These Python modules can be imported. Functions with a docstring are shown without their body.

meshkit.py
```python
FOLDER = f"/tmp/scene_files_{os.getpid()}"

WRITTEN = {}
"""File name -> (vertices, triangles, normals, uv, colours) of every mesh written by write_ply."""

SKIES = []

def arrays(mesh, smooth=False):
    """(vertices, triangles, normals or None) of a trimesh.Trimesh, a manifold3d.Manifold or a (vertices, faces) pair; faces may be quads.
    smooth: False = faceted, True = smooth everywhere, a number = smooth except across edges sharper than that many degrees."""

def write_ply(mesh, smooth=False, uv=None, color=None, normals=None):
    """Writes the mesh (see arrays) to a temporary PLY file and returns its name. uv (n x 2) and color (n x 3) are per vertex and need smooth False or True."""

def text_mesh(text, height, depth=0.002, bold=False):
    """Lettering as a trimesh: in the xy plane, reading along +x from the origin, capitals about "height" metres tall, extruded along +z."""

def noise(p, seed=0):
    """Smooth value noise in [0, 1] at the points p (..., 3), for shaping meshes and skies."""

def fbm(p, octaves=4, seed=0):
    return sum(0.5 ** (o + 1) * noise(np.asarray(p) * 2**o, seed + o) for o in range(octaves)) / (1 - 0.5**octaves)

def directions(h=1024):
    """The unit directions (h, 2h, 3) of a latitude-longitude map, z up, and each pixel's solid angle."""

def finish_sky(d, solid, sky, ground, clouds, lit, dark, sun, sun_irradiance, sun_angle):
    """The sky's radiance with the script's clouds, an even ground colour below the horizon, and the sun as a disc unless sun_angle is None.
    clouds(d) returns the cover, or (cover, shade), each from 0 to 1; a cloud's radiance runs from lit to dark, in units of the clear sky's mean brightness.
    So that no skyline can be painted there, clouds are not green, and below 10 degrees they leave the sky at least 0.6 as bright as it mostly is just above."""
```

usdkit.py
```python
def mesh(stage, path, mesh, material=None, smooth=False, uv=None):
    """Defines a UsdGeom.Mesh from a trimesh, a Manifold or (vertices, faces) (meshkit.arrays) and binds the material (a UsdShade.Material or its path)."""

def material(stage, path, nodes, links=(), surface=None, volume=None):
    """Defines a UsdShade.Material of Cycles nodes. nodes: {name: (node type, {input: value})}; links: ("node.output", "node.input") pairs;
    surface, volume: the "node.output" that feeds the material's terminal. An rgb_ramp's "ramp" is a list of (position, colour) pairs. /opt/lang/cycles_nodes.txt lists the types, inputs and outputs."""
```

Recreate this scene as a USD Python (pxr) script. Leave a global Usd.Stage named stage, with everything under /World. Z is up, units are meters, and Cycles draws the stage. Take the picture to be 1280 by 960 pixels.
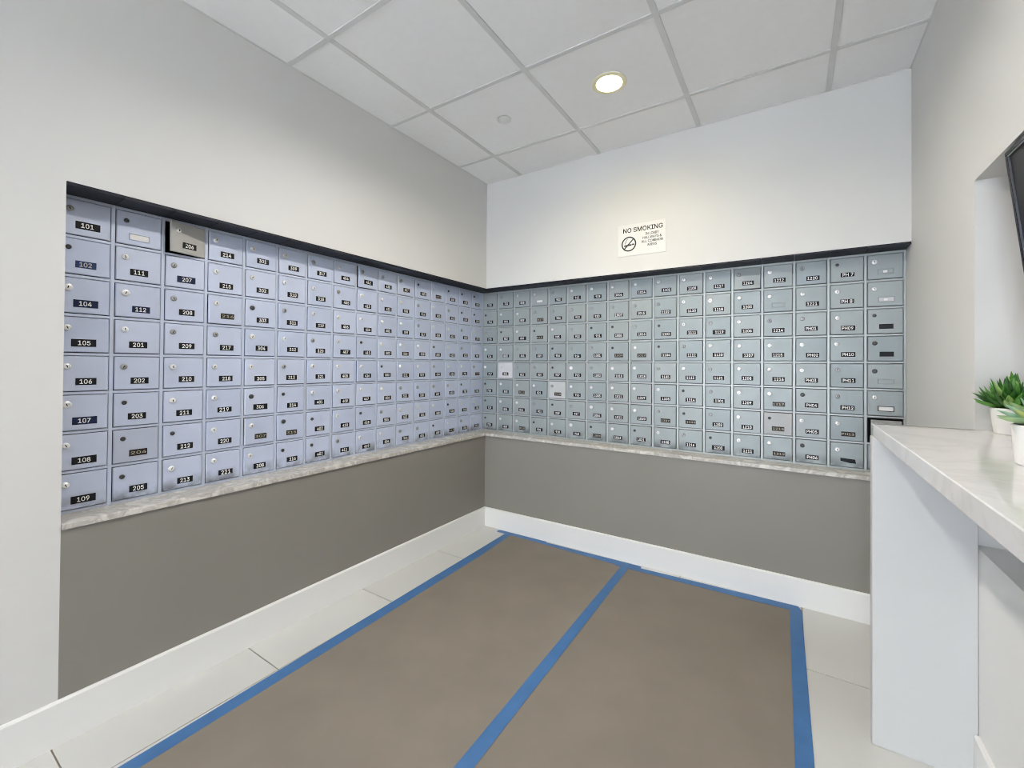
import math, random
import numpy as np, trimesh, usdkit, meshkit
from shapely.geometry import box as sbox, Point
from pxr import Usd, UsdGeom, UsdLux, UsdShade, Gf, Sdf

stage = Usd.Stage.CreateInMemory()
UsdGeom.SetStageUpAxis(stage, UsdGeom.Tokens.z)
UsdGeom.SetStageMetersPerUnit(stage, 1.0)
UsdGeom.Xform.Define(stage, '/World')
rng = random.Random(11)

# ------------------------------------------------------------------ camera
F_PX = 540.37
cam = UsdGeom.Camera.Define(stage, '/World/camera')
cam.CreateHorizontalApertureAttr(36.0)
cam.CreateVerticalApertureAttr(27.0)
cam.CreateFocalLengthAttr(F_PX / 1280 * 36.0)
cam.CreateVerticalApertureOffsetAttr(-(480 - 451.42) / 1280 * 36.0)
cam.CreateClippingRangeAttr(Gf.Vec2f(0.03, 100))
R_ = (0.83974519, 0.54293194, 0.00727489)
U_ = (-0.0011908, -0.01155658, 0.99993251)
B_ = (0.54297937, -0.83969718, -0.00905806)
cam.AddTransformOp().Set(Gf.Matrix4d(*R_, 0, *U_, 0, *B_, 0, 1.9781, -2.6866, 1.2282, 1))
cam.CreateExposureAttr(0.28)

# ------------------------------------------------------------------ light
LAMP = 830.0
LAMP_COL = (1.0, 0.95, 0.88)
SKY = 5.1
SKY_COL = (0.91, 0.97, 1.07)
dome = UsdLux.DomeLight.Define(stage, '/World/sky')  # sky light, reaching the room through the unseen glazed door
dome.CreateIntensityAttr(SKY)
dome.CreateColorAttr(Gf.Vec3f(*SKY_COL))

# ------------------------------------------------------------------ room measures (metres)
W, H = 2.4457, 2.621               # right wall, ceiling
Y0 = -7.2                          # unseen end wall behind the camera, set far back to even the light
ZT, ZB = 1.805, 0.706              # niche top, ledge top
D = 0.1101                         # recess depth of the mailbox fronts
PW, PH = 0.1504, 0.1358            # pitch of the mailboxes
ZG = 1.7984                        # top grid line
T = 0.5                            # wall thickness that holds the boxes
YL = -2.30                         # left end of the left niche
RY, RZ0, RDEP = -0.82, 0.694, 0.16 # recess in the right wall
RY1 = -2.75
LAMPS = [(1.22, -0.648), (1.22, -1.42), (1.22, -4.65), (1.22, -5.58), (1.22, -6.5)]  # only the first is in view; the rest are unseen, lighting walls and mailboxes

# ------------------------------------------------------------------ materials
def mat(name, color, rough=0.5, metal=0.0, spec=0.5, var=0.0, vscale=6.0, bump=0.0, bscale=200.0, detail=4, color2=None, **extra):
    nodes = {'p': ('principled_bsdf', {'base_color': color, 'roughness': rough, 'metallic': metal, 'specular_ior_level': spec, **extra})}
    links = []
    if var or color2:
        c2 = color2 or tuple(c * (1 - var) for c in color)
        nodes['g'] = ('geometry', {})
        nodes['n'] = ('noise_texture', {'scale': vscale, 'detail': float(detail)})
        nodes['r'] = ('rgb_ramp', {'ramp': [(0.3, c2), (0.68, color)]})
        links += [('g.position', 'n.vector'), ('n.fac', 'r.fac'), ('r.color', 'p.base_color')]
    if bump:
        nodes.setdefault('g', ('geometry', {}))
        nodes['bn'] = ('noise_texture', {'scale': bscale, 'detail': 3.0})
        nodes['b'] = ('bump', {'height': 1.0, 'strength': bump, 'distance': 0.001})
        links += [('g.position', 'bn.vector'), ('bn.fac', 'b.height'), ('b.normal', 'p.normal')]
    return usdkit.material(stage, '/World/Looks/' + name, nodes, links, surface='p.BSDF')

M = {}
M['wall'] = mat('wall_paint', (0.685, 0.68, 0.67), 0.62, var=0.015, vscale=1.5, bump=0.12, bscale=260, spec=0.3)
M['lower'] = mat('grey_wall_paint', (0.25, 0.236, 0.214), 0.5, var=0.05, vscale=2.2, bump=0.12, bscale=240)
M['trimw'] = mat('white_gloss_paint', (0.79, 0.79, 0.78), 0.35)
M['ceil'] = mat('ceiling_tile', (0.90, 0.90, 0.905), 0.85, var=0.02, vscale=30, bump=0.3, bscale=500, spec=0.2)
M['tee'] = mat('ceiling_tee', (0.66, 0.66, 0.665), 0.5)
M['soffit'] = mat('dark_soffit', (0.013, 0.015, 0.024), 0.5, spec=0.25)
M['tile'] = mat('floor_tile', (0.60, 0.60, 0.585), 0.28, var=0.03, vscale=3.0)
M['tile2'] = mat('floor_tile_b', (0.585, 0.585, 0.57), 0.28, var=0.03, vscale=2.4)
M['grout'] = mat('grout', (0.30, 0.26, 0.22), 0.9)
M['paper'] = mat('builders_paper', (0.235, 0.205, 0.172), 0.75, var=0.10, vscale=5.0, bump=0.25, bscale=60, spec=0.25)
M['paper2'] = mat('builders_paper_b', (0.229, 0.20, 0.168), 0.75, var=0.10, vscale=4.0, bump=0.25, bscale=55, spec=0.25)
M['tape'] = mat('blue_tape', (0.05, 0.16, 0.375), 0.55, var=0.15, vscale=12, bump=0.4, bscale=300)
M['black'] = mat('black_plastic', (0.010, 0.011, 0.015), 0.45, spec=0.2)
M['dymo'] = mat('embossed_label', (0.03, 0.026, 0.022), 0.4, spec=0.25)
M['navy'] = mat('blue_label', (0.014, 0.022, 0.065), 0.4, spec=0.2)
M['blue'] = mat('faded_blue_label', (0.03, 0.055, 0.16), 0.4, spec=0.2)
M['numw'] = mat('white_print', (0.85, 0.85, 0.85), 0.5)
M['numd'] = mat('dull_print', (0.50, 0.47, 0.40), 0.5)
M['chrome'] = mat('chrome_lock', (0.90, 0.91, 0.92), 0.28, metal=0.55)
M['dull'] = mat('dull_lock', (0.36, 0.36, 0.37), 0.4, metal=0.6)
M['darklock'] = mat('dark_lock', (0.06, 0.06, 0.065), 0.4, metal=0.4)
M['whitelock'] = mat('white_lock', (0.85, 0.85, 0.85), 0.3)
M['frame'] = mat('bank_frame', (0.575, 0.635, 0.78), 0.38, metal=0.2)  # left bank frame, bluer and lighter than the back wall one
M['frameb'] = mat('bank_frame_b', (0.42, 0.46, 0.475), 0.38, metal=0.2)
M['inner'] = mat('box_inside', (0.03, 0.03, 0.033), 0.6)
M['paperwhite'] = mat('white_card', (0.80, 0.80, 0.80), 0.6)
M['signw'] = mat('sign_plate', (0.76, 0.76, 0.755), 0.3)
M['signk'] = mat('sign_print', (0.03, 0.03, 0.03), 0.5)
M['tvscreen'] = mat('tv_screen', (0.005, 0.005, 0.009), 0.3, spec=0.12)
M['tvbezel'] = mat('tv_bezel', (0.010, 0.011, 0.018), 0.4, spec=0.25)
M['tvedge'] = mat('tv_edge', (0.16, 0.17, 0.20), 0.3, metal=0.6)
M['panel'] = mat('white_panel', (0.58, 0.585, 0.585), 0.4)
M['pot'] = mat('white_pot', (0.80, 0.79, 0.77), 0.45, bump=0.2, bscale=90)
M['soil'] = mat('potting_soil', (0.05, 0.035, 0.02), 0.9, bump=0.5, bscale=200)
M['disc'] = mat('cover_disc', (0.82, 0.82, 0.82), 0.5)
M['ring'] = mat('lamp_ring_glow_tint', (0.86, 0.82, 0.60), 0.4)  # warm glow of the lamp put into the ring and reflector colour

def door_mat(name, c, grime=0.0):
    """Grey enamel; with grime: dirt smudges along the foot of the bank."""
    nodes = {'p': ('principled_bsdf', {'base_color': c, 'roughness': 0.42, 'metallic': 0.15}),
             'g': ('geometry', {}), 'n': ('noise_texture', {'scale': 9.0, 'detail': 4.0}),
             'r': ('rgb_ramp', {'ramp': [(0.3, tuple(x * 0.93 for x in c)), (0.7, c)]})}
    links = [('g.position', 'n.vector'), ('n.fac', 'r.fac')]
    if grime:
        nodes['s'] = ('separate_xyz', {})
        nodes['m'] = ('map_range', {'from_min': 0.775, 'from_max': 0.715, 'to_min': 0.0, 'to_max': 1.0, 'clamp': True})
        nodes['n2'] = ('noise_texture', {'scale': 16.0, 'detail': 5.0})
        nodes['m2'] = ('map_range', {'from_min': 0.38, 'from_max': 0.62, 'to_min': 0.0, 'to_max': grime, 'clamp': True})
        nodes['x'] = ('math', {'math_type': 'multiply'})
        nodes['mx'] = ('mix', {'mix_type': 'mix', 'color2': (0.07, 0.075, 0.085)})
        links += [('g.position', 's.vector'), ('s.z', 'm.value'), ('g.position', 'n2.vector'), ('n2.fac', 'm2.value'), ('m.result', 'x.value1'), ('m2.result', 'x.value2'),
                  ('x.value', 'mx.fac'), ('r.color', 'mx.color1'), ('mx.color', 'p.base_color')]
    else:
        links += [('r.color', 'p.base_color')]
    return usdkit.material(stage, '/World/Looks/' + name, nodes, links, surface='p.BSDF')

TONES = {'L': [(0.56, 0.625, 0.80), (0.58, 0.64, 0.81), (0.535, 0.60, 0.775)], 'R': [(0.32, 0.365, 0.382), (0.335, 0.375, 0.387), (0.30, 0.348, 0.37)]}  # L tones bluer and lighter than R, tuned bank by bank
DOORS = {s: [door_mat(f'door_enamel_{s}{i}', c) for i, c in enumerate(t)] for s, t in TONES.items()}
DIRTY = {s: door_mat(f'door_enamel_{s}_grimy', t[0], 0.85) for s, t in TONES.items()}
M['d_beige'] = door_mat('door_enamel_beige', (0.47, 0.465, 0.455))
M['d_white'] = door_mat('door_enamel_white', (0.68, 0.68, 0.72))
M['d_pale'] = door_mat('door_enamel_pale', (0.54, 0.56, 0.575))
M['d_grey'] = door_mat('door_enamel_grey', (0.37, 0.375, 0.38))
M['d_bluegrey'] = door_mat('door_enamel_bluegrey', (0.50, 0.55, 0.69))

def marble(name, base, vein, scale, rough, lo=0.44, hi=0.56):
    return usdkit.material(stage, '/World/Looks/' + name, {
        'g': ('geometry', {}),
        'w': ('noise_texture', {'scale': scale * 0.6, 'detail': 5.0, 'distortion': 1.2}),
        'n': ('noise_texture', {'scale': scale, 'detail': 8.0, 'roughness': 0.62, 'distortion': 1.6}),
        'r': ('rgb_ramp', {'ramp': [(lo - 0.1, base), (lo, base), (0.5, vein), (hi, base), (1.0, base)]}),
        'p': ('principled_bsdf', {'roughness': rough})},
        [('g.position', 'n.vector'), ('n.fac', 'r.fac'), ('r.color', 'p.base_color')], surface='p.BSDF')
M['ledge'] = marble('ledge_marble', (0.66, 0.64, 0.60), (0.42, 0.40, 0.375), 9.0, 0.3, 0.36, 0.60)
M['quartz'] = marble('counter_quartz', (0.76, 0.755, 0.765), (0.705, 0.70, 0.705), 2.2, 0.12, 0.45, 0.55)

def leaf_mat(name, a, b):
    return usdkit.material(stage, '/World/Looks/' + name, {
        'g': ('geometry', {}), 'n': ('noise_texture', {'scale': 45.0, 'detail': 2.0}),
        'r': ('rgb_ramp', {'ramp': [(0.35, a), (0.65, b)]}),
        'p': ('principled_bsdf', {'roughness': 0.35}), 't': ('translucent_bsdf', {'color': b}), 'm': ('mix_closure', {'fac': 0.12})},
        [('g.position', 'n.vector'), ('n.fac', 'r.fac'), ('r.color', 'p.base_color'), ('p.BSDF', 'm.closure1'), ('t.BSDF', 'm.closure2')], surface='m.closure')
M['leaf_a'] = [leaf_mat('leaf_deep', (0.022, 0.10, 0.014), (0.05, 0.19, 0.028)), leaf_mat('leaf_mid', (0.07, 0.24, 0.035), (0.13, 0.36, 0.06)), leaf_mat('leaf_lime', (0.20, 0.40, 0.08), (0.34, 0.52, 0.16))]
M['leaf_b'] = [leaf_mat('leaf_mint', (0.28, 0.52, 0.34), (0.42, 0.66, 0.48)), leaf_mat('leaf_sage', (0.30, 0.48, 0.24), (0.42, 0.58, 0.30)), leaf_mat('leaf_yellow', (0.40, 0.48, 0.14), (0.52, 0.60, 0.26))]
M['lamp_warm'] = usdkit.material(stage, '/World/Looks/lamp_lens_warm', {'e': ('emission', {'color': (1.0, 0.83, 0.38), 'strength': LAMP * 0.18})}, [], surface='e.emission')
M['lamp'] = usdkit.material(stage, '/World/Looks/unseen_lamp_lens', {'e': ('emission', {'color': LAMP_COL, 'strength': LAMP})}, [], surface='e.emission')
M['pane'] = usdkit.material(stage, '/World/Looks/unseen_door_pane', {
    't': ('transparent_bsdf', {'color': (0.97, 0.98, 0.98)}), 'gl': ('glossy_bsdf', {'roughness': 0.02}), 'f': ('fresnel', {'IOR': 1.45}), 'm': ('mix_closure', {})},
    [('f.fac', 'm.fac'), ('t.BSDF', 'm.closure1'), ('gl.BSDF', 'm.closure2')], surface='m.closure')

# ------------------------------------------------------------------ helpers
USED = {}
def numbered(parent, name):
    k = (str(parent), name)
    n = USED.get(k, 0); USED[k] = n + 1
    return name if n == 0 else f'{name}_{n:03d}'
def path_of(p): return str(p.GetPath()) if hasattr(p, 'GetPath') else str(p)
def tag(o, label=None, cat=None, group=None, kind=None):
    for k, v in (('label', label), ('category', cat), ('group', group), ('kind', kind)):
        if v: o.SetCustomDataByKey(k, v)
    return o
def thing(name, loc=(0, 0, 0), rotz=0, **t):
    x = UsdGeom.Xform.Define(stage, '/World/' + numbered('/World', name))
    x.AddTranslateOp().Set(Gf.Vec3d(*map(float, loc)))
    if rotz: x.AddRotateZOp().Set(float(rotz))
    return tag(x.GetPrim(), **t)
def obj(name, m, material, parent='/World', smooth=False, **t):
    pp = path_of(parent)
    o = usdkit.mesh(stage, f'{pp}/{numbered(pp, name)}', m, material, smooth)
    return tag(o.GetPrim(), **t)
def box(x0, x1, y0, y1, z0, z1):
    b = trimesh.creation.box([x1 - x0, y1 - y0, z1 - z0])
    b.apply_translation([(x0 + x1) / 2, (y0 + y1) / 2, (z0 + z1) / 2]); return b
def hull(pts): return trimesh.convex.convex_hull(np.asarray(pts, float))
def cbox(x0, x1, y0, y1, z0, z1, c=0.002):
    """Box with chamfered edges."""
    pts = []
    for sx in (0, 1):
        for sy in (0, 1):
            for sz in (0, 1):
                X, Y, Z = (x0, x1)[sx], (y0, y1)[sy], (z0, z1)[sz]
                dx, dy, dz = (c, -c)[sx], (c, -c)[sy], (c, -c)[sz]
                pts += [(X, Y + dy, Z + dz), (X + dx, Y, Z + dz), (X + dx, Y + dy, Z)]
    return hull(pts)
cat = trimesh.util.concatenate
def lathe(profile, n=32): return trimesh.creation.revolve(np.asarray(profile, float), sections=n)
def up_text(m):
    """xy lettering -> stands in xz, faces -y"""
    v = m.vertices.copy(); m.vertices = np.stack([v[:, 0], -v[:, 2], v[:, 1]], 1); return m
def prism(profile, a0, a1, axis):
    """profile (u outward, z up) extruded along axis 'x' or 'y' from a0 to a1 (convex)."""
    pts = []
    for a in (a0, a1):
        for u, z in profile: pts.append((a, u, z) if axis == 'x' else (u, a, z))
    return hull(pts)

# ------------------------------------------------------------------ setting: walls
wl = thing('wall_left', kind='structure')
obj('upper_wall', box(-T, 0, YL, T, ZT + 0.012, H + 0.08), M['wall'], wl)
obj('pier', box(-T, 0, Y0 - 0.3, YL, 0, H + 0.08), M['wall'], wl)
obj('lower_wall', box(-T, 0, YL, T, 0, 0.686), M['lower'], wl, label='grey painted wall below the marble ledge')
obj('added_light_block', box(-T - 0.1, -T, Y0, T, 0, H), M['wall'], wl)  # unseen panel added behind the boxes to keep sky light out
wb = thing('wall_back', kind='structure')
obj('upper_wall', box(0, W, 0, T, ZT + 0.012, H + 0.08), M['wall'], wb)
obj('lower_wall', box(0, W, 0, T, 0, 0.686), M['lower'], wb, label='grey painted wall below the marble ledge')
obj('added_light_block', box(-T, W + 0.4, T, T + 0.1, 0, H), M['wall'], wb)  # unseen panel added to close the void against leaking sky light
wr = thing('wall_right', kind='structure')
RX = W + 0.3
obj('pier', box(W, RX, RY, T, 0, H + 0.08), M['wall'], wr)
obj('header', box(W, RX, RY1, RY, 1.80, H + 0.08), M['wall'], wr)
obj('knee_wall', box(W, RX, RY1, RY, 0, RZ0), M['trimw'], wr)
obj('recess_back', box(W + RDEP, RX, RY1, RY, RZ0, 1.80), M['wall'], wr)
obj('pier', box(W, RX, Y0 - 0.3, RY1, 0, H + 0.08), M['wall'], wr)
wf = thing('wall_front', kind='structure')
VX0, VX1, VZ1 = 0.45, 2.0, 2.3
obj('pier', box(0, VX0, Y0 - 0.3, Y0, 0, H + 0.08), M['wall'], wf)
obj('pier', box(VX1, W, Y0 - 0.3, Y0, 0, H + 0.08), M['wall'], wf)
obj('header', box(VX0, VX1, Y0 - 0.3, Y0, VZ1, H + 0.08), M['wall'], wf)

# unseen glazed double door behind the camera, sized to let in sky light
d1 = thing('door_1', kind='structure')
for a, b in ((VX0, VX0 + 0.06), (VX1 - 0.06, VX1), (1.19, 1.26)):
    obj('door_frame', box(a, b, Y0 - 0.16, Y0 - 0.1, 0, VZ1 - 0.06), M['trimw'], d1)
obj('door_frame', box(VX0, VX1, Y0 - 0.16, Y0 - 0.1, VZ1 - 0.06, VZ1), M['trimw'], d1)
for a, b in ((VX0 + 0.06, 1.19), (1.26, VX1 - 0.06)):
    obj('pane', box(a, b, Y0 - 0.133, Y0 - 0.127, 0, VZ1 - 0.06), M['pane'], d1)

# ------------------------------------------------------------------ floor of large tiles
fl = thing('floor', kind='structure')
obj('screed', box(-T, RX, Y0 - 0.3, T, -0.1, -0.0035), M['grout'], fl)
FX0, FY0, FP, J = 0.250, -0.541, 0.5914, 0.0021
for i in range(-1, 5):
    for j in range(-1, 12):
        a, b = max(FX0 + i * FP + J, 0), min(FX0 + (i + 1) * FP - J, W)
        c, d = max(FY0 - j * FP + J, Y0), min(FY0 - (j - 1) * FP - J, 0)
        if b - a > 0.02 and d - c > 0.02:
            obj('floor_tile', cbox(a, b, c, d, -0.0035, 0, 0.0008), M['tile' if (i * 3 + j) % 2 else 'tile2'], fl)

# ------------------------------------------------------------------ suspended ceiling
ce = thing('ceiling', kind='structure')
obj('slab', box(-T, RX, Y0 - 0.3, T, H + 0.08, H + 0.16), M['ceil'], ce)
gx = [0.3082 + 0.6080 * i for i in range(4)]
gy = [-0.3403 - 0.6164 * j for j in range(11)]
TW = 0.012
xs, ys = [0.0] + gx + [W], [0.0] + gy + [Y0]
for i in range(len(xs) - 1):
    for j in range(len(ys) - 1):
        a, b, c, d = xs[i], xs[i + 1], ys[j + 1], ys[j]
        a, b, c, d = a + 0.003, b - 0.003, c + 0.003, d - 0.003
        hole = [p for p in LAMPS if a < p[0] < b and c < p[1] < d]
        if hole:
            q = sbox(a, c, b, d).difference(Point(*hole[0]).buffer(0.068, 24))
            m = trimesh.creation.extrude_polygon(q, 0.014, engine='earcut'); m.apply_translation([0, 0, H + 0.004])
        else: m = cbox(a, b, c, d, H + 0.004, H + 0.018, 0.003)
        obj('ceiling_tile', m, M['ceil'], ce)
for x in gx: obj('ceiling_grid_bar', box(x - TW, x + TW, Y0, 0, H, H + 0.004), M['tee'], ce)
for y in gy:
    for i in range(len(xs) - 1):
        a = xs[i] + (TW if i else 0); b = xs[i + 1] - (TW if i < len(xs) - 2 else 0)
        obj('ceiling_grid_bar', box(a, b, y - TW * 0.9, y + TW * 0.9, H + 0.0003, H + 0.004), M['tee'], ce)
AW = 0.006
for nm, b in (('l', box(0, AW, Y0, 0, H + 0.001, H + 0.004)), ('b', box(AW, W - AW, -AW, 0, H + 0.001, H + 0.004)), ('r', box(W - AW, W, Y0, 0, H + 0.001, H + 0.004))):
    obj('wall_angle', b, M['tee'], ce)

# ------------------------------------------------------------------ baseboards, dark soffit boards of the niches
def base_profile(s): return [(0, 0), (s * 0.012, 0), (s * 0.012, 0.136), (s * 0.008, 0.142), (0, 0.142)]
obj('baseboard_left', prism(base_profile(1), Y0, 0, 'y'), M['trimw'], kind='structure')
obj('baseboard_back', prism(base_profile(-1), 0.012, W, 'x'), M['trimw'], kind='structure')
obj('baseboard_right', prism([(W + u, z) for u, z in base_profile(-1)], Y0, -0.852, 'y'), M['trimw'], kind='structure')
so = thing('trim_1', kind='structure')
n = 16
for k in range(n):
    y1 = 0 if k == 0 else D - 0.0093 - k * PW
    y0 = YL if k == n - 1 else D - 0.0093 - (k + 1) * PW
    obj('soffit_panel', cbox(-T, -0.0005, y0 + 0.0008, y1 - 0.0008, ZT, ZT + 0.012, 0.001), M['soffit'], so)
so = thing('trim_2', kind='structure')
for k in range(17):
    x0 = 0 if k == 0 else -D - 0.0053 + k * PW
    x1 = W if k == 16 else -D - 0.0053 + (k + 1) * PW
    obj('soffit_panel', cbox(x0 + 0.0008, x1 - 0.0008, 0.0005, T, ZT, ZT + 0.012, 0.001), M['soffit'], so)
obj('soffit_panel', cbox(-T, -0.0008, 0.0008, T, ZT, ZT + 0.012, 0.001), M['soffit'], so)

# ------------------------------------------------------------------ marble ledges
t = thing('marble_ledge', label='grey-white marble ledge under the left mailbox bank, above the grey wall', cat='ledge')
obj('slab', hull([(x, y, z) for z in (0.686, 0.704) for x, y in ((-0.14, YL + 0.001), (0.009, YL + 0.001), (0.009, -0.009), (-0.14, 0.14))] +
                 [(x, y, 0.706) for x, y in ((-0.14, YL + 0.001), (0.007, YL + 0.001), (0.007, -0.007), (-0.14, 0.14))]), M['ledge'], t)
t = thing('marble_ledge', label='grey-white marble ledge under the back wall mailbox bank', cat='ledge')
obj('slab', hull([(x, y, z) for z in (0.686, 0.704) for x, y in ((-0.139, 0.14), (0.010, -0.009), (W, -0.009), (W, 0.14))] +
                 [(x, y, 0.706) for x, y in ((-0.139, 0.14), (0.008, -0.007), (W, -0.007), (W, 0.14))]), M['ledge'], t)

# ------------------------------------------------------------------ mailbox frames
SW, RH = 0.012, 0.010
def vline(s, k): return (D - 0.0093 - k * PW) if s == 'L' else (-D - 0.0053 + k * PW)
def bank_frame(s, ncol, label):
    fm = M['frame'] if s == 'L' else M['frameb']
    t = thing('mailbox_frame_3' if s == 'L' else 'mailbox_frame_4', label=label, kind='structure')  # rack that holds the mailboxes, not wall trim
    def place(a0, a1, z0, z1, dep=0.0, c=0.0012):
        if s == 'L': return cbox(-D - 0.03, -D - dep, a0, a1, z0, z1, c)
        return cbox(a0, a1, D + dep, D + 0.03, z0, z1, c)
    zbot = ZB
    for k in range(ncol + 1):
        v = vline(s, k); a0, a1 = v - SW / 2, v + SW / 2
        if s == 'L' and k == 0: a1 = D
        if s == 'R' and k == 0: a0 = -D - 0.03
        if s == 'R' and k == ncol: a1 = W - 0.0005
        if s == 'L' and k == ncol: a0 = YL + 0.0005 if a0 > YL else a0
        if s == 'L' and k == ncol and a1 < YL + 0.002: continue
        obj('vertical_bar', place(min(a0, a1), max(a0, a1), zbot, ZT - 0.0005), fm, t)
    ends = sorted((vline(s, 0), vline(s, ncol)))
    for r in range(9):
        z = ZG - r * PH
        z0, z1 = z - RH / 2, z + RH / 2
        if r == 0: z1 = ZT - 0.0005
        if r == 8: z0 = zbot
        obj('horizontal_bar', place(max(ends[0], YL) if s == 'L' else ends[0], ends[1], z0, z1, 0.0012), fm, t)
    return t
bank_frame('L', 16, 'blue-grey metal grid frame of the mailbox bank on the left wall')
bank_frame('R', 17, 'grey metal grid frame of the mailbox bank on the back wall')

# ------------------------------------------------------------------ mailboxes
seq = ['101', '102', '104', '105', '106', '107', '108', '109', '', '111', '112']
for f in range(2, 13): seq += [f'{f}{u:02d}' for u in range(1, 22)]
seq += ['PH01', 'PH02', 'PH03', 'PH04', 'PH05', 'PH06', 'PH 7', 'PH 8', 'PH09', 'PH10', 'PH11', 'PH12', 'PH13', '', '', '', '', '', '', '', '', '']
OW, OH = PW - SW, PH - RH
DW, DH = OW - 0.0046, OH - 0.0046
ORD = ['', 'first', 'second', 'third', 'fourth', 'fifth', 'sixth', 'seventh', 'eighth', 'ninth', 'tenth', 'eleventh', 'twelfth', 'thirteenth', 'fourteenth', 'fifteenth', 'sixteenth', 'seventeenth']
ROW = ['top row', 'second row', 'third row', 'fourth row', 'fifth row', 'sixth row', 'seventh row', 'bottom row']

body_mesh = cat([box(-0.067, 0.067, 0.004, 0.26, 0, 0.0012), box(-0.067, 0.067, 0.004, 0.26, 0.122, 0.1232), box(-0.067, -0.0658, 0.004, 0.26, 0.0012, 0.122),
                 box(0.0658, 0.067, 0.004, 0.26, 0.0012, 0.122), box(-0.067, 0.067, 0.26, 0.2612, 0, 0.1232)])
def door_mesh():
    c, y0, y1 = 0.0022, -0.0045, 0.003
    x, z0, z1 = DW / 2, 0.0023, 0.0023 + DH
    return hull([(sx * x, y, z) for sx in (-1, 1) for y in (y1, y0 + c) for z in (z0, z1)] + [(sx * (x - c), y0, z) for sx in (-1, 1) for z in (z0 + c, z1 - c)])
DOOR = door_mesh()
def lock_mesh(r=0.0105, h=0.006):
    m = lathe([(0, h), (r * 0.55, h), (r * 0.8, h * 0.9), (r, h * 0.55), (r, 0), (0, 0)], 18)
    v = m.vertices.copy(); m.vertices = np.stack([v[:, 0], -v[:, 2], v[:, 1]], 1); return m
LOCK = lock_mesh(); LOCKBIG = lock_mesh(0.0125, 0.005); LOCKSMALL = lock_mesh(0.008, 0.004)
SLOT = box(-0.0012, 0.0012, -0.0068, -0.0055, -0.0045, 0.0045)
def slot_at(h): m = SLOT.copy(); m.apply_translation([0, 0.0062 - h, 0]); return m
def plate_mesh(w, h): return cbox(-w / 2, w / 2, -0.0014, 0.0006, -h / 2, h / 2, 0.0004)
NUM = {}
def numerals(txt, h, bold):
    k = (txt, h, bold)
    if k not in NUM:
        m = meshkit.text_mesh(txt, h, 0.0006, bold=bold)
        b = m.bounds; m.apply_translation([-(b[0, 0] + b[1, 0]) / 2, -(b[0, 1] + b[1, 1]) / 2, 0])
        NUM[k] = up_text(m)
    return NUM[k].copy()
def shifted(m, x, y, z): m = m.copy(); m.apply_translation([x, y, z]); return m

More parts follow.
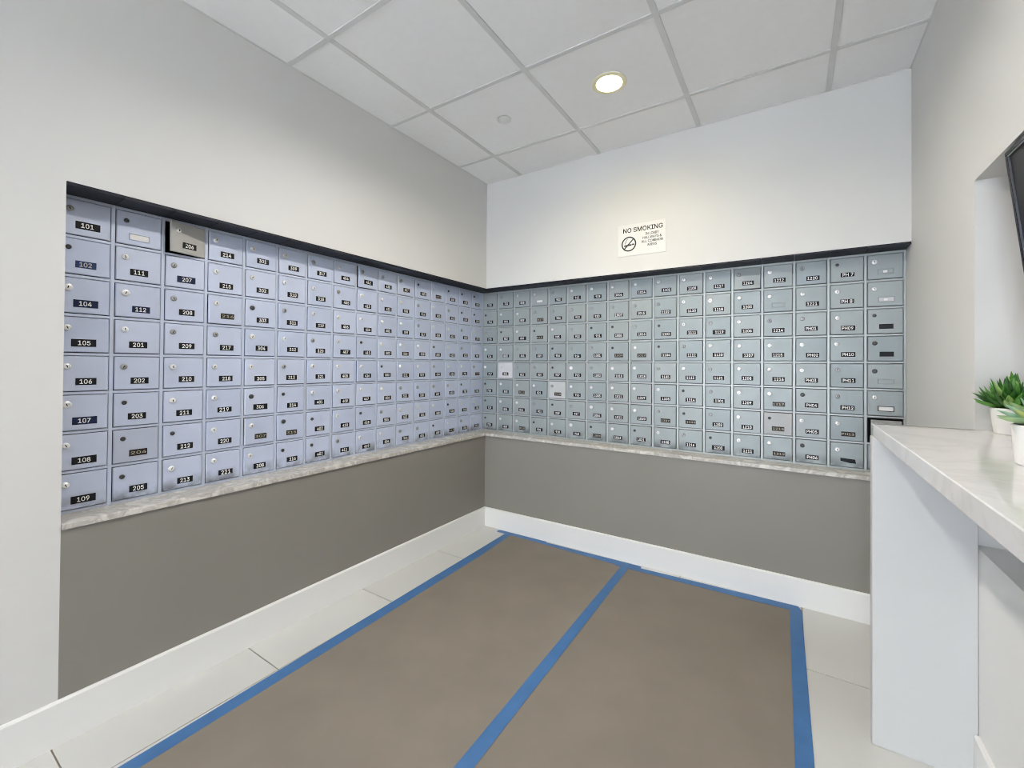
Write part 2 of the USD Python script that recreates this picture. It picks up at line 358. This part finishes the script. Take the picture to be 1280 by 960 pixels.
DYMO = {'204', '216', '307', '315', '709', '617', '1218', '813', '815', '817', '818', '1005', '1009', '1107', '1115', '1217', '1219', 'PH13', '908', '602', '1017'}
NAVYL = {'102', '104', '112', '107', '207'}
WIDE = {'101', '104', '105', '107', '108', '109', '306', '207', '412', '407', '803', '810', '1203', '1119'}
def mailbox(s, col_left, row, txt):
    """col_left: column counted from the bank's own left end (0..)."""
    ncol = 16 if s == 'L' else 17
    k = (ncol - 1 - col_left) if s == 'L' else col_left       # counted from the corner
    u = (vline(s, k) + vline(s, k + 1)) / 2
    z = ZG - (row + 1) * PH + RH / 2
    loc, rz = ((-D, u, z), 90) if s == 'L' else ((u, D, z), 0)
    bank = 'left wall' if s == 'L' else 'back wall'
    ws = f'{ORD[col_left + 1]} column, {ROW[row]}, {bank}'
    key = (s, col_left, row)
    r = random.Random(hash((ord(s), col_left, row)) & 0xffff)
    # ---- how this one looks
    dm = DIRTY[s] if row == 7 else r.choice(DOORS[s])
    look, lockm, lk = 'grey', None, LOCK
    if key == ('L', 2, 0): dm, look = M['d_beige'], 'beige-grey ajar'
    if key == ('R', 1, 4): dm, look = M['d_white'], 'bright white'
    if key == ('R', 4, 5): dm, look = M['d_pale'], 'pale grey'
    if key == ('R', 13, 6): dm, look = M['d_grey'], 'darker grey'
    if key == ('L', 1, 6): dm = M['d_bluegrey']
    q = r.random()
    lockm = M['chrome'] if q < 0.55 else M['dull'] if q < 0.78 else M['darklock']
    if s == 'L' and col_left < 6:
        dark = {(0, 1), (1, 0), (1, 5), (1, 6), (1, 7), (2, 6), (4, 5), (5, 5), (5, 6), (5, 7), (4, 2)}
        lockm = M['darklock'] if (col_left, row) in dark else (M['dull'] if q > 0.8 else M['chrome'])
    if s == 'R' and col_left >= 12:
        dark = {(15, 0), (16, 2), (16, 3), (16, 4), (14, 5), (14, 7), (13, 6)}
        lockm = M['darklock'] if (col_left, row) in dark else (M['dull'] if q > 0.8 else M['chrome'])
    if key == ('R', 5, 4): lockm, lk = M['whitelock'], LOCKBIG
    if lk is LOCK: lk = LOCK if q < 0.5 else (LOCKBIG if lockm is M['chrome'] and q < .6 else (LOCKSMALL if lockm is M['darklock'] else LOCK))
    blank = None
    if key == ('L', 1, 0): blank = 'white card in its open number holder'
    if key == ('R', 3, 0): blank = 'torn white scrap instead of a number'
    if key == ('R', 14 - 1, 1): blank = 'empty number slot'
    if s == 'R' and col_left == 15 and row == 7: blank = 'torn black plate without number'
    if s == 'R' and col_left == 16:
        blank = ['grey empty holder with a bright spot', 'empty holder with white smears', 'plain black plate and black lock', 'plain black plate and dark lock', 'empty number slot', 'white card in a black holder', 'crooked door with dark gaps', 'no plate'][row]
    if blank: label = f'grey mailbox, {blank}, {ws}'
    else: label = f'{look} metal mailbox numbered {txt}, {ws}'
    t = thing('mailbox', loc, rz, label=label, cat='mailbox', group=f'mailboxes in the {bank} bank')
    obj('body', body_mesh, M['inner'], t)
    # ---- door with what sits on it, in door space, then swung
    Rm = np.eye(4)
    if key == ('L', 2, 0): Rm = trimesh.transformations.rotation_matrix(math.radians(14), [0, 0, 1], [DW / 2, 0, 0])
    elif key == ('L', 8, 0): Rm = trimesh.transformations.rotation_matrix(math.radians(4), [0, 0, 1], [DW / 2, 0, 0])
    elif key == ('R', 12, 0): Rm = trimesh.transformations.rotation_matrix(math.radians(-5), [1, 0, 0], [0, 0, DH])
    elif key == ('R', 16, 6): Rm = trimesh.transformations.translation_matrix([0.006, 0.012, -0.001])
    elif key in (('L', 3, 2), ('L', 4, 6), ('L', 8, 4)): Rm = trimesh.transformations.rotation_matrix(math.radians(1.5), [0, 0, 1], [DW / 2, 0, 0])
    else: Rm = trimesh.transformations.rotation_matrix(math.radians(r.uniform(-0.25, 0.35)), [0, 0, 1], [DW / 2, 0, 0])
    def put(m): m = m.copy(); m.apply_transform(Rm); return m
    if key == ('R', 16, 6):
        dmesh = cbox(-DW / 2 + 0.008, DW / 2 - 0.008, -0.002, 0.003, 0.004, DH - 0.006, 0.001)
        dm = M['d_grey']
    else: dmesh = DOOR
    obj('door', put(dmesh), dm, t)
    lx, lz = -0.040 + r.uniform(-0.002, 0.002), DH * 0.735 + r.uniform(-0.003, 0.003)
    big = (s == 'L' and col_left < 9) or (s == 'R' and col_left > 8)
    if not (key == ('R', 16, 7)):
        lp = obj('lock', put(shifted(lk, lx, -0.0045, lz)), lockm, t, smooth=40)
        h = {id(LOCK): 0.006, id(LOCKBIG): 0.005, id(LOCKSMALL): 0.004}[id(lk)]
        if big and lockm is not M['darklock']: 
            sl = slot_at(h); sl.apply_transform(trimesh.transformations.rotation_matrix(r.uniform(-0.5, 0.5), [0, 1, 0]))
            obj('key_slot', put(shifted(sl, lx, -0.0045, lz)), M['black'], lp)
    px, pz, py = 0.004 + r.uniform(-0.004, 0.004), DH * 0.29 + r.uniform(-0.003, 0.003), -0.0045
    if key in (('R', 3, 0),):
        obj('paper_scrap', put(shifted(cbox(-0.022, 0.022, -0.0008, 0.0004, -0.007, 0.008, 0.0003), px, py, pz)), M['paperwhite'], t); return
    if key == ('R', 16, 7): return
    pw, ph = (0.064, 0.026) if txt in WIDE else (0.054, 0.024)
    if s == 'R': pw += 0.004 if len(txt) > 3 else 0
    if blank and ('slot' in blank or 'holder' in blank):
        # an open holder: a raised rim around an opening
        card = M['paperwhite'] if 'white card' in blank else (M['d_pale'] if 'white smears' in blank else dm)
        rim = M['black'] if 'black holder' in blank else (M['d_grey'] if s == 'R' else M['frame'])
        hw, hh, b = 0.031, 0.0125, 0.0025
        hp = obj('number_holder', put(shifted(cat([cbox(-hw, hw, -0.003, 0.0005, hh - b, hh, 0.0006), cbox(-hw, hw, -0.003, 0.0005, -hh, -hh + b, 0.0006),
              cbox(-hw, -hw + b, -0.003, 0.0005, -hh + b, hh - b, 0.0006), cbox(hw - b, hw, -0.003, 0.0005, -hh + b, hh - b, 0.0006)]), px, py, pz)), rim, t)
        obj('card', put(shifted(cbox(-hw + b, hw - b, -0.0009, 0.0004, -hh + b, hh - b, 0.0002), px, py, pz)), card, hp)
        if 'bright spot' in blank or 'smears' in blank:
            obj('paper_scrap', put(shifted(cbox(-0.010, 0.006, -0.0014, -0.0007, -0.006, 0.005, 0.0002), px, py, pz)), M['paperwhite'], hp)
        return
    if blank and 'crooked' in blank: return
    pm, nm, nh, bold = M['black'], M['numw'], 0.0150, True
    if txt in DYMO: pm, nm, nh, bold = M['dymo'], M['numd'], 0.0105, False
    if txt in NAVYL: pm = M['navy']
    if txt in ('219', '221', '1007', '803') or txt.startswith('PH '): nh, pw, ph = 0.017, 0.056, 0.022
    if txt == '102': nm, pm = M['numd'], M['blue']
    if 'torn' in (blank or ''):
        p = obj('number_plate', put(shifted(hull([(x, y, z) for y in (-0.0014, 0.0006) for x, z in ((-0.032, 0.013), (0.028, 0.010), (0.020, 0.000), (0.032, -0.010), (0.006, -0.010), (-0.032, -0.002))]), px, py, pz)), pm, t)
        return
    p = obj('number_plate', put(shifted(plate_mesh(pw, ph), px, py, pz)), pm, t)
    if txt and not blank:
        nmsh = numerals(txt, nh, bold)
        wmax = pw - 0.008
        w = nmsh.bounds[1, 0] - nmsh.bounds[0, 0]
        sp = wmax / w
        if txt not in DYMO: sp = min(0.88, sp)
        nmsh.vertices[:, 0] *= sp
        obj('numerals', put(shifted(nmsh, px + r.uniform(-0.002, 0.002), py - 0.0013, pz)), nm, p)

i = 0
for s, ncol in (('L', 16), ('R', 17)):
    for c in range(ncol):
        for row in range(8):
            txt = seq[i]; i += 1
            mailbox(s, c, row, txt)

# ------------------------------------------------------------------ no smoking sign
t = thing('no_smoking_sign', (1.193, 0, 2.0205), label='white plastic NO SMOKING sign on the back wall above the mailboxes', cat='sign')
SX, SZ = 0.15, 0.10
pl = obj('plate', cbox(-SX, SX, -0.004, 0, -SZ, SZ, 0.001), M['signw'], t)
def line(txt, h, cx, cz, wid=None, bold=False):
    m = numerals(txt, h, bold)
    if wid: m.vertices[:, 0] *= wid / (m.bounds[1, 0] - m.bounds[0, 0])
    m.apply_translation([cx, -0.0038, cz]); return m
obj('lettering', line('NO SMOKING', 0.027, 0.008, 0.062, 0.245, True), M['signk'], t)
for tx, cz, w in (('IN LOBBY', 0.026, 0.082), ('HALLWAYS &', 0.003, 0.115), ('ALL COMMON', -0.020, 0.13), ('AREAS', -0.043, 0.058)):
    obj('lettering', line(tx, 0.0145, 0.066, cz, w, True), M['signk'], t)
def ringm(r0, r1):
    m = lathe([(r0, 0), (r1, 0), (r1, 0.0008), (r0, 0.0008), (r0, 0)], 40)
    v = m.vertices.copy(); m.vertices = np.stack([v[:, 0], -v[:, 2], v[:, 1]], 1); return m
def barm(x0, z0, x1, z1, w):
    d = np.array([x1 - x0, z1 - z0]); L = np.hypot(*d); n = np.array([-d[1], d[0]]) / L * w / 2
    return hull([(a + s * n[0], y, b + s * n[1]) for y in (-0.0008, 0) for a, b in ((x0, z0), (x1, z1)) for s in (-1, 1)])
sym = cat([ringm(0.039, 0.047), barm(-0.030, -0.030, 0.030, 0.030, 0.007), barm(-0.030, -0.010, 0.018, -0.006, 0.009), barm(0.021, -0.0055, 0.034, -0.0045, 0.009),
           barm(-0.026, 0.002, -0.018, 0.014, 0.003), barm(-0.018, 0.014, -0.016, 0.024, 0.003), barm(-0.016, 0.024, -0.008, 0.033, 0.003)])
sym.apply_translation([-0.078, -0.0038, -0.024])
obj('no_smoking_symbol', sym, M['signk'], t)

# ------------------------------------------------------------------ downlights, ceiling disc
for i, (x, y) in enumerate(LAMPS):
    where = 'warm glowing round recessed downlight in the ceiling above the sign' if i == 0 else None
    lab = where or ['', 'unseen round recessed downlight lighting the mailbox banks, second from the back wall', 'unseen round recessed downlight lighting the room, third from the back wall', 'unseen round recessed downlight lighting the room, fourth from the back wall', 'round recessed downlight in the ceiling nearest the glazed door'][i]
    t = thing('downlight', (x, y, H + 0.004), label=lab, cat='ceiling light', group='recessed downlights')
    obj('trim_ring', lathe([(0.062, 0), (0.084, 0), (0.085, -0.003), (0.082, -0.005), (0.066, -0.006), (0.062, -0.004), (0.062, 0)], 48), M['ring'], t, smooth=40)
    obj('reflector', lathe([(0.0635, 0.0), (0.0665, 0.0), (0.060, 0.045), (0.0, 0.045), (0.0, 0.042), (0.057, 0.042), (0.0635, 0.0)], 48), M['ring'], t, smooth=40)
    obj('lens', lathe([(0, 0.020), (0.0595, 0.020), (0.0595, 0.024), (0, 0.024)], 48), M['lamp_warm' if i == 0 else 'lamp'], t, smooth=40)
t = thing('sprinkler_cover', (0.607, -0.665, H + 0.004), label='small round flat cover disc on the ceiling tile left of the downlight', cat='ceiling cover')
obj('disc', lathe([(0, -0.007), (0.036, -0.007), (0.039, -0.0055), (0.039, -0.004), (0, -0.004)], 40), M['disc'], t, smooth=40)
obj('neck', lathe([(0, -0.004), (0.033, -0.004), (0.033, 0), (0, 0)], 32), M['soffit'], t, smooth=40)

# ------------------------------------------------------------------ floor paper and blue tape
def poly_slab(pts, z0, z1):
    """convex outline"""
    return hull([(x, y, z) for z in (z0, z1) for x, y in pts])
obj('floor_paper', poly_slab([(0.268, -0.05), (1.128, -0.06), (1.146, -3.4), (0.305, -3.4)], 0.0002, 0.0012), M['paper'], label='brown builders paper sheet on the floor, left of the centre tape', cat='floor paper')
obj('floor_paper', poly_slab([(1.1282, -0.06), (1.998, -0.05), (2.035, -3.4), (1.1462, -3.4)], 0.0002, 0.0012), M['paper2'], label='brown builders paper sheet on the floor, right of the centre tape', cat='floor paper')
G = 'blue tape strips on the floor paper'
def tape(pts, z, label):
    obj('tape_strip', poly_slab(pts, z, z + 0.0003), M['tape'], label=label, cat='tape', group=G)
tape([(0.228, -0.045), (0.279, -0.045), (0.300, -0.45), (0.318, -2.1), (0.336, -3.4), (0.289, -3.4), (0.270, -2.1), (0.2475, -0.40)], 0.0013, 'long blue tape strip along the left edge of the floor paper')
tape([(0.150, -0.040), (0.166, -0.020), (0.545, -0.018), (0.555, -0.030), (0.54, -0.063), (0.160, -0.062)], 0.0017, 'short blue tape piece at the far left corner of the paper')
tape([(0.50, -0.031), (0.78, -0.033), (1.20, -0.023), (1.211, -0.028), (1.214, -0.087), (0.86, -0.079), (0.50, -0.066)], 0.0021, 'blue tape piece along the back edge, left of the centre tape')
tape([(1.07, -0.055), (1.44, -0.043), (1.76, -0.029), (2.003, -0.016), (2.004, -0.075), (1.77, -0.087), (1.44, -0.082), (1.07, -0.098)], 0.0025, 'blue tape strip along the back edge, right of the centre tape')
tape([(1.103, -0.07), (1.150, -0.07), (1.156, -0.67), (1.168, -1.65), (1.178, -3.4), (1.131, -3.4), (1.122, -1.65), (1.109, -0.67)], 0.0029, 'blue tape strip running down the middle seam of the paper')
tape([(1.971, -0.025), (2.006, -0.017), (2.023, -0.055), (2.026, -0.39), (2.039, -1.06), (2.075, -3.4), (2.028, -3.4), (1.992, -1.07), (1.977, -0.42)], 0.0033, 'blue tape strip along the right edge of the floor paper')

# ------------------------------------------------------------------ bar counter
t = thing('bar_counter', (2.2, -0.85, 0), label='white quartz topped bar counter along the right wall', cat='counter')
o = (2.2, -0.85, 0)
def rel(m): m.apply_translation([-o[0], -o[1], -o[2]]); return m
obj('countertop', rel(cat([cbox(2.203, W + RDEP - 0.001, RY1 + 0.002, RY - 0.0005, 1.002, 1.042, 0.002), cbox(2.203, W - 0.001, RY - 0.02, -0.808, 1.002, 1.042, 0.002)])), M['quartz'], t)
obj('end_panel', rel(cbox(2.200, W - 0.0005, -0.850, -0.810, 0, 1.002, 0.002)), M['panel'], t)

# ------------------------------------------------------------------ television in the recess
TY0, TY1, TVH, TILT = -2.02, -1.054, 0.56, 6.0
ztop = 1.788
t = thing('television', (W, TY1, ztop), label='black flat television tilted down in the right wall recess', cat='television')
Rt = trimesh.transformations.rotation_matrix(math.radians(-TILT), [0, 1, 0])
def tv(m): m = m.copy(); m.apply_transform(Rt); return m
L_ = TY1 - TY0
obj('back_shell', tv(cbox(0.006, 0.045, -L_, 0, -TVH, 0, 0.004)), M['tvbezel'], t)
b = 0.012
obj('bezel', tv(cat([cbox(-0.004, 0.006, -L_, 0, -b, 0, 0.0015), cbox(-0.004, 0.006, -L_, 0, -TVH, -TVH + b, 0.0015), cbox(-0.004, 0.006, -b, 0, -TVH + b, -b, 0.0015), cbox(-0.004, 0.006, -L_, -L_ + b, -TVH + b, -b, 0.0015)])), M['tvbezel'], t)
e = 0.004
obj('inner_edge', tv(cat([box(-0.003, 0.006, -L_ + b, -b, -b - e, -b), box(-0.003, 0.006, -L_ + b, -b, -TVH + b, -TVH + b + e), box(-0.003, 0.006, -b - e, -b, -TVH + b + e, -b - e), box(-0.003, 0.006, -L_ + b, -L_ + b + e, -TVH + b + e, -b - e)])), M['tvedge'], t)
obj('screen', tv(box(0.0, 0.006, -L_ + b + e, -b - e, -TVH + b + e, -b - e)), M['tvscreen'], t)
obj('wall_bracket', cbox(0.08, RDEP, -L_ / 2 - 0.15, -L_ / 2 + 0.15, -0.38, -0.22, 0.003), M['tvbezel'], t)

# ------------------------------------------------------------------ potted plants
def leaf_mesh(L, w, th, bend, tip=0.02):
    """A fleshy leaf along +x rising by bend, pointed at its end."""
    n, rings = 8, []
    for a in np.linspace(0, 1, 8):
        prof = (0.45 + 0.55 * math.sin(min(a / 0.45, 1) * math.pi / 2)) * (1 - max(0, (a - 0.45) / 0.55) ** 1.7)
        prof = max(prof, tip)
        x, z = L * a * math.cos(bend * a * 0.5), L * a * math.sin(bend * a * 0.5)
        rings.append([(x, w / 2 * prof * math.cos(q), z + th / 2 * prof * math.sin(q) + 0.25 * w * prof * abs(math.cos(q)) ** 2) for q in np.linspace(0, 2 * math.pi, n, endpoint=False)])
    v = np.array(rings).reshape(-1, 3); f = []
    for i in range(7):
        for j in range(n):
            a, b, c, d = i * n + j, i * n + (j + 1) % n, (i + 1) * n + j, (i + 1) * n + (j + 1) % n
            f += [(a, c, b), (b, c, d)]
    for j in range(1, n - 1): f += [(0, j, j + 1), (7 * n, 7 * n + j + 1, 7 * n + j)]
    m = trimesh.Trimesh(v, f); m.fix_normals(); return m
def place_leaf(m, az, el, roll, at):
    R = trimesh.transformations.euler_matrix(roll, -el, az, 'sxyz'); m.apply_transform(R); m.apply_translation(at); return m
def pot(t, rb, rt, h):
    obj('pot', lathe([(0, 0), (rb - 0.003, 0), (rb, 0.003), (rt, h - 0.002), (rt - 0.0015, h), (rt - 0.004, h), (rt - 0.006, h - 0.012), (0, h - 0.012)], 40), M['pot'], t, smooth=40)
    obj('soil', lathe([(0, h - 0.0118), (rt - 0.0065, h - 0.0118), (rt - 0.010, h - 0.009), (0, h - 0.006)], 24), M['soil'], t, smooth=40)
CT = 1.042
pr = random.Random(5)
t = thing('potted_plant', (2.503, -0.887, CT), label='spiky green succulent in a white pot at the back of the counter', cat='potted plant')
pot(t, 0.036, 0.044, 0.074)
for k in range(110):
    q = k / 110
    az = k * 2.39996; el = math.radians(8 + 78 * (1 - q) ** 0.8 + pr.uniform(-8, 8)) if False else math.radians(12 + 70 * q + pr.uniform(-9, 9))
    L = pr.uniform(0.046, 0.064) * (1.0 + 0.45 * q)
    rr = 0.026 * (1 - q) + 0.004
    at = (rr * math.cos(az), rr * math.sin(az), 0.070 + 0.018 * q + pr.uniform(-0.003, 0.004))
    m = place_leaf(leaf_mesh(L, pr.uniform(0.014, 0.020), 0.004, pr.uniform(0.2, 0.7), 0.03), az, el, pr.uniform(-0.4, 0.4), at)
    obj('leaf', m, M['leaf_a'][pr.choice([0, 0, 0, 1, 1, 2])], t, smooth=60)
t = thing('potted_plant', (2.380, -1.447, CT), label='pale green rosette succulent in a white pot, nearer on the counter', cat='potted plant')
pot(t, 0.036, 0.041, 0.078)
for k in range(36):
    q = k / 36
    az = k * 2.39996; el = math.radians(4 + 66 * q ** 1.2 + pr.uniform(-6, 6))
    L = 0.058 * (1 - 0.15 * q) * pr.uniform(0.92, 1.08)
    rr = 0.012 * (1 - q)
    at = (rr * math.cos(az), rr * math.sin(az), 0.078 + 0.010 * q)
    m = place_leaf(leaf_mesh(L, 0.031 * (1 - 0.35 * q), 0.006, pr.uniform(0.1, 0.45), 0.04), az, el, pr.uniform(-0.2, 0.2), at)
    obj('leaf', m, M['leaf_b'][pr.choice([0, 0, 1, 2])], t, smooth=60)
